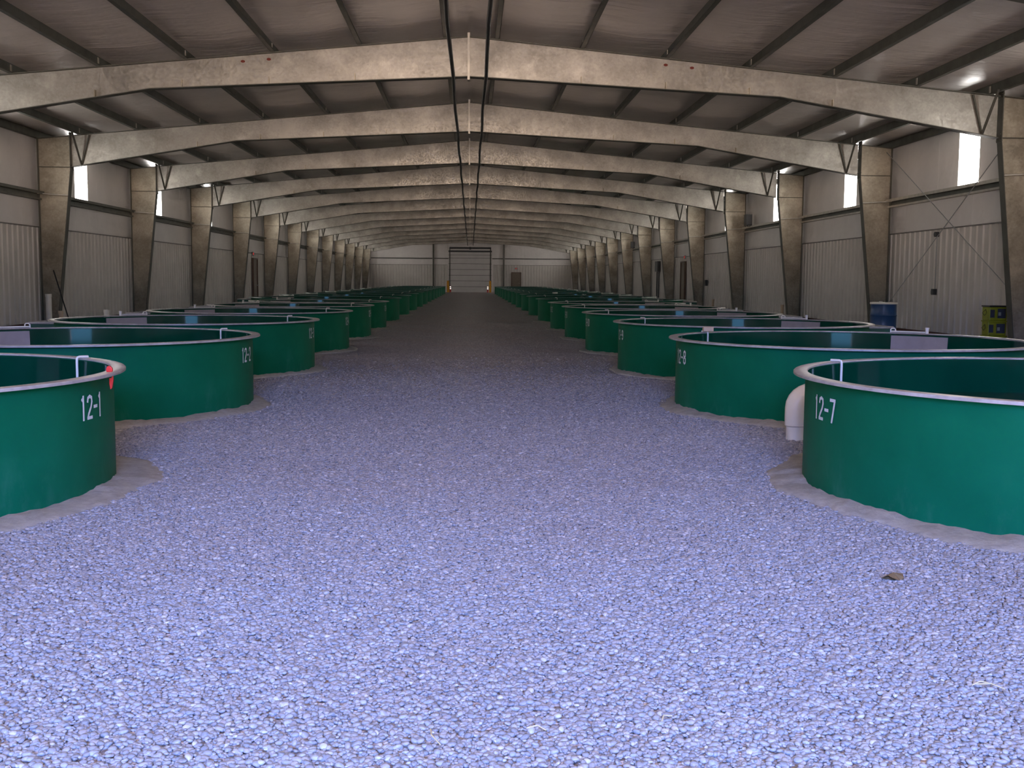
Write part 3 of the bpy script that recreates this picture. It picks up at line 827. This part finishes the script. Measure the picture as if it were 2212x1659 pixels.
# ------------------------------------------------------------------ gravel pebbles (uncountable): geometry nodes
def pebble_mesh(name, seed, mat=None):
    rnd = random.Random(seed)
    bm = bmesh.new(); bmesh.ops.create_icosphere(bm, subdivisions=2, radius=1)
    sx, sy, sz = rnd.uniform(.9, 1.3), rnd.uniform(.65, .95), rnd.uniform(.42, .62)
    ax = [Vector((rnd.uniform(-1, 1), rnd.uniform(-1, 1), rnd.uniform(-1, 1))).normalized() for _ in range(5)]
    cut = [rnd.uniform(.62, .85) for _ in ax]
    for v in bm.verts:
        for a_, c_ in zip(ax, cut):
            d_ = v.co.dot(a_)
            if d_ > c_: v.co -= a_ * (d_ - c_) * .8
        v.co = Vector((v.co.x * sx, v.co.y * sy, v.co.z * sz))
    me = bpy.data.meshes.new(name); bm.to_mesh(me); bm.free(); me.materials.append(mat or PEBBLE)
    me.polygons.foreach_set('use_smooth', [True] * len(me.polygons))
    return me

def gravel(name, y0, y1, dens, rad, seed, label, xlim, fade=None):
    cell = .08; q = MB(); y = y0
    while y < y1:
        hw = min(xlim, .56 * y + .25)
        x = -round(hw / cell) * cell
        while x < hw:
            cx_, cy_ = x + cell / 2, y + cell / 2
            ok = all((cx_ - tx) ** 2 + (cy_ - ty) ** 2 > (tr + .17 if tr < 2 else tr + .12) ** 2 for tx, ty, tr in TANKPOS[:4] + TANKPOS[18:22])
            if ok: q.add([(x, y, 0), (x + cell, y, 0), (x + cell, y + cell, 0), (x, y + cell, 0)], [(0, 1, 2, 3)])
            x += cell
        y += cell
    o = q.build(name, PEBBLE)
    ng = bpy.data.node_groups.new(name + '_nodes', 'GeometryNodeTree')
    ng.interface.new_socket('Geometry', in_out='INPUT', socket_type='NodeSocketGeometry')
    ng.interface.new_socket('Geometry', in_out='OUTPUT', socket_type='NodeSocketGeometry')
    N = ng.nodes; L = ng.links
    gi = N.new('NodeGroupInput'); go = N.new('NodeGroupOutput')
    dp = N.new('GeometryNodeDistributePointsOnFaces'); dp.inputs['Density'].default_value = dens; dp.inputs['Seed'].default_value = seed
    L.new(gi.outputs[0], dp.inputs['Mesh'])
    if fade:
        ps = N.new('GeometryNodeInputPosition'); sx_ = N.new('ShaderNodeSeparateXYZ'); L.new(ps.outputs[0], sx_.inputs[0])
        fr = N.new('ShaderNodeMapRange'); L.new(sx_.outputs['Y'], fr.inputs[0])
        fr.inputs[1].default_value, fr.inputs[2].default_value, fr.inputs[3].default_value, fr.inputs[4].default_value = fade[0], fade[1], 1., .0
        pq = N.new('ShaderNodeMath'); pq.operation = 'POWER'; L.new(fr.outputs[0], pq.inputs[0]); pq.inputs[1].default_value = 3.2
        ml = N.new('ShaderNodeMath'); ml.operation = 'MULTIPLY'; L.new(pq.outputs[0], ml.inputs[0]); ml.inputs[1].default_value = dens
        L.new(ml.outputs[0], dp.inputs['Density'])
    inst = N.new('GeometryNodeInstanceOnPoints'); L.new(dp.outputs['Points'], inst.inputs['Points'])
    g2 = N.new('GeometryNodeGeometryToInstance')
    for k in range(5):
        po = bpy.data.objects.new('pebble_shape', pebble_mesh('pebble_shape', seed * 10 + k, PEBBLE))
        oi = N.new('GeometryNodeObjectInfo'); oi.inputs['Object'].default_value = po; oi.inputs['As Instance'].default_value = True
        L.new(oi.outputs['Geometry'], g2.inputs[0])
    L.new(g2.outputs[0], inst.inputs['Instance']); inst.inputs['Pick Instance'].default_value = True
    rv = N.new('FunctionNodeRandomValue'); rv.data_type = 'FLOAT_VECTOR'
    rv.inputs[0].default_value = (-.35, -.35, 0); rv.inputs[1].default_value = (.35, .35, 6.28)
    L.new(rv.outputs[0], inst.inputs['Rotation'])
    rs = N.new('FunctionNodeRandomValue'); rs.data_type = 'FLOAT'
    rs.inputs[2].default_value = 0.; rs.inputs[3].default_value = 1.; rs.inputs['Seed'].default_value = 3
    pw = N.new('ShaderNodeMath'); pw.operation = 'POWER'; L.new(rs.outputs[1], pw.inputs[0]); pw.inputs[1].default_value = 2.2
    mr = N.new('ShaderNodeMapRange'); L.new(pw.outputs[0], mr.inputs[0]); mr.inputs[3].default_value = rad * .68; mr.inputs[4].default_value = rad * 1.75
    L.new(mr.outputs[0], inst.inputs['Scale'])
    # lift stones a little, at random
    ro = N.new('FunctionNodeRandomValue'); ro.data_type = 'FLOAT_VECTOR'; ro.inputs[0].default_value = (0, 0, -.001); ro.inputs[1].default_value = (0, 0, rad * .9); ro.inputs['Seed'].default_value = 9
    sp = N.new('GeometryNodeSetPosition'); L.new(dp.outputs['Points'], sp.inputs['Geometry']); L.new(ro.outputs[0], sp.inputs['Offset'])
    L.new(sp.outputs[0], inst.inputs['Points'])
    L.new(inst.outputs[0], go.inputs[0])
    md = o.modifiers.new('scatter', 'NODES'); md.node_group = ng
    tag(o, label, 'gravel', kind='stuff')
    return o
gravel('gravel', 2.55, 7.0, 7000, .0096, 1, 'blue-grey river gravel covering the aisle nearest the camera', 6)
gravel('gravel', 7.0, 22.0, 7000, .0096, 2, 'grey river gravel thinning out in the aisle farther from the camera', 3.0, (7.0, 22.0))

# ------------------------------------------------------------------ world, portal, camera
W = bpy.data.worlds.new('sky'); SC.world = W; W.use_nodes = True; nt = W.node_tree
bg = nt.nodes['Background']
tc = nt.nodes.new('ShaderNodeTexCoord'); sx = nt.nodes.new('ShaderNodeSeparateXYZ'); nt.links.new(tc.outputs['Generated'], sx.inputs[0])
SKY = (.185, .305, .84); GROUND = (.80, .62, .50)
mp = nt.nodes.new('ShaderNodeMix'); mp.data_type = 'RGBA'
gt = nt.nodes.new('ShaderNodeMath'); gt.operation = 'GREATER_THAN'; nt.links.new(sx.outputs['Z'], gt.inputs[0]); gt.inputs[1].default_value = 0.
nt.links.new(gt.outputs[0], mp.inputs[0]); mp.inputs[6].default_value = (*[c * .85 for c in GROUND], 1); mp.inputs[7].default_value = (*SKY, 1)
# unseen dim band added above the horizon to dim reflections and low-angle light
m2 = nt.nodes.new('ShaderNodeMix'); m2.data_type = 'RGBA'
g2 = nt.nodes.new('ShaderNodeMapRange'); nt.links.new(sx.outputs['Z'], g2.inputs[0]); g2.inputs[1].default_value = .10; g2.inputs[2].default_value = .14
nt.links.new(g2.outputs[0], m2.inputs[0]); m2.inputs[6].default_value = (.022, .055, .10, 1); m2.inputs[7].default_value = (*SKY, 1)
nt.links.new(m2.outputs[2], mp.inputs[7])
nt.links.new(mp.outputs[2], bg.inputs['Color']); bg.inputs['Strength'].default_value = 80.0
pl = bpy.data.lights.new('doorway_portal', 'AREA'); pl.shape = 'RECTANGLE'; pl.size = FX1 - FX0; pl.size_y = FZ
pl.cycles.is_portal = True
po = bpy.data.objects.new('doorway_portal', pl); C.objects.link(po); po.location = (0, YF - .05, FZ / 2); po.rotation_euler = (PI / 2, 0, 0)

F, VX, VY, ROLL = 2363.7, 1016.58, 604.4, .0069
c, s_ = math.cos(ROLL), math.sin(ROLL)
ax, ay = VX - 1106, VY - 829.5
vxr, vyr = c * ax + s_ * ay, -s_ * ax + c * ay
pit = math.atan2(-vyr, F); yaw = math.atan2(vxr, math.hypot(F, vyr))
cy, sy, cp, sp_ = math.cos(yaw), math.sin(yaw), math.cos(pit), math.sin(pit)
right = Vector((cy, sy, 0)); f1 = Vector((-sy, cy, 0)); zv = Vector((0, 0, 1))
fwd = f1 * cp - zv * sp_; up = f1 * sp_ + zv * cp
ea = right * c + up * s_; eu = -right * s_ + up * c
cam = bpy.data.cameras.new('camera'); cam.sensor_width = 36; cam.lens = 36 * F / 2212; cam.clip_end = 400
co = bpy.data.objects.new('camera', cam); C.objects.link(co)
M = Matrix((ea, eu, -fwd)).transposed().to_4x4(); M.translation = Vector((0, 0, 1.35)); co.matrix_world = M
SC.camera = co

SC.view_settings.view_transform = 'Standard'; SC.view_settings.look = 'None'; SC.view_settings.exposure = 0; SC.view_settings.gamma = 1
SC.view_settings.use_curve_mapping = False
SC.cycles.use_denoising = True
try: SC.cycles.denoiser = 'OPENIMAGEDENOISE'
except Exception: pass
SC.cycles.max_bounces = 5; SC.cycles.diffuse_bounces = 4; SC.cycles.glossy_bounces = 3
SC.cycles.use_adaptive_sampling = True; SC.cycles.adaptive_threshold = .11; SC.cycles.adaptive_min_samples = 20
SC.cycles.sample_clamp_indirect = 6
SC.cycles.caustics_reflective = False; SC.cycles.caustics_refractive = False
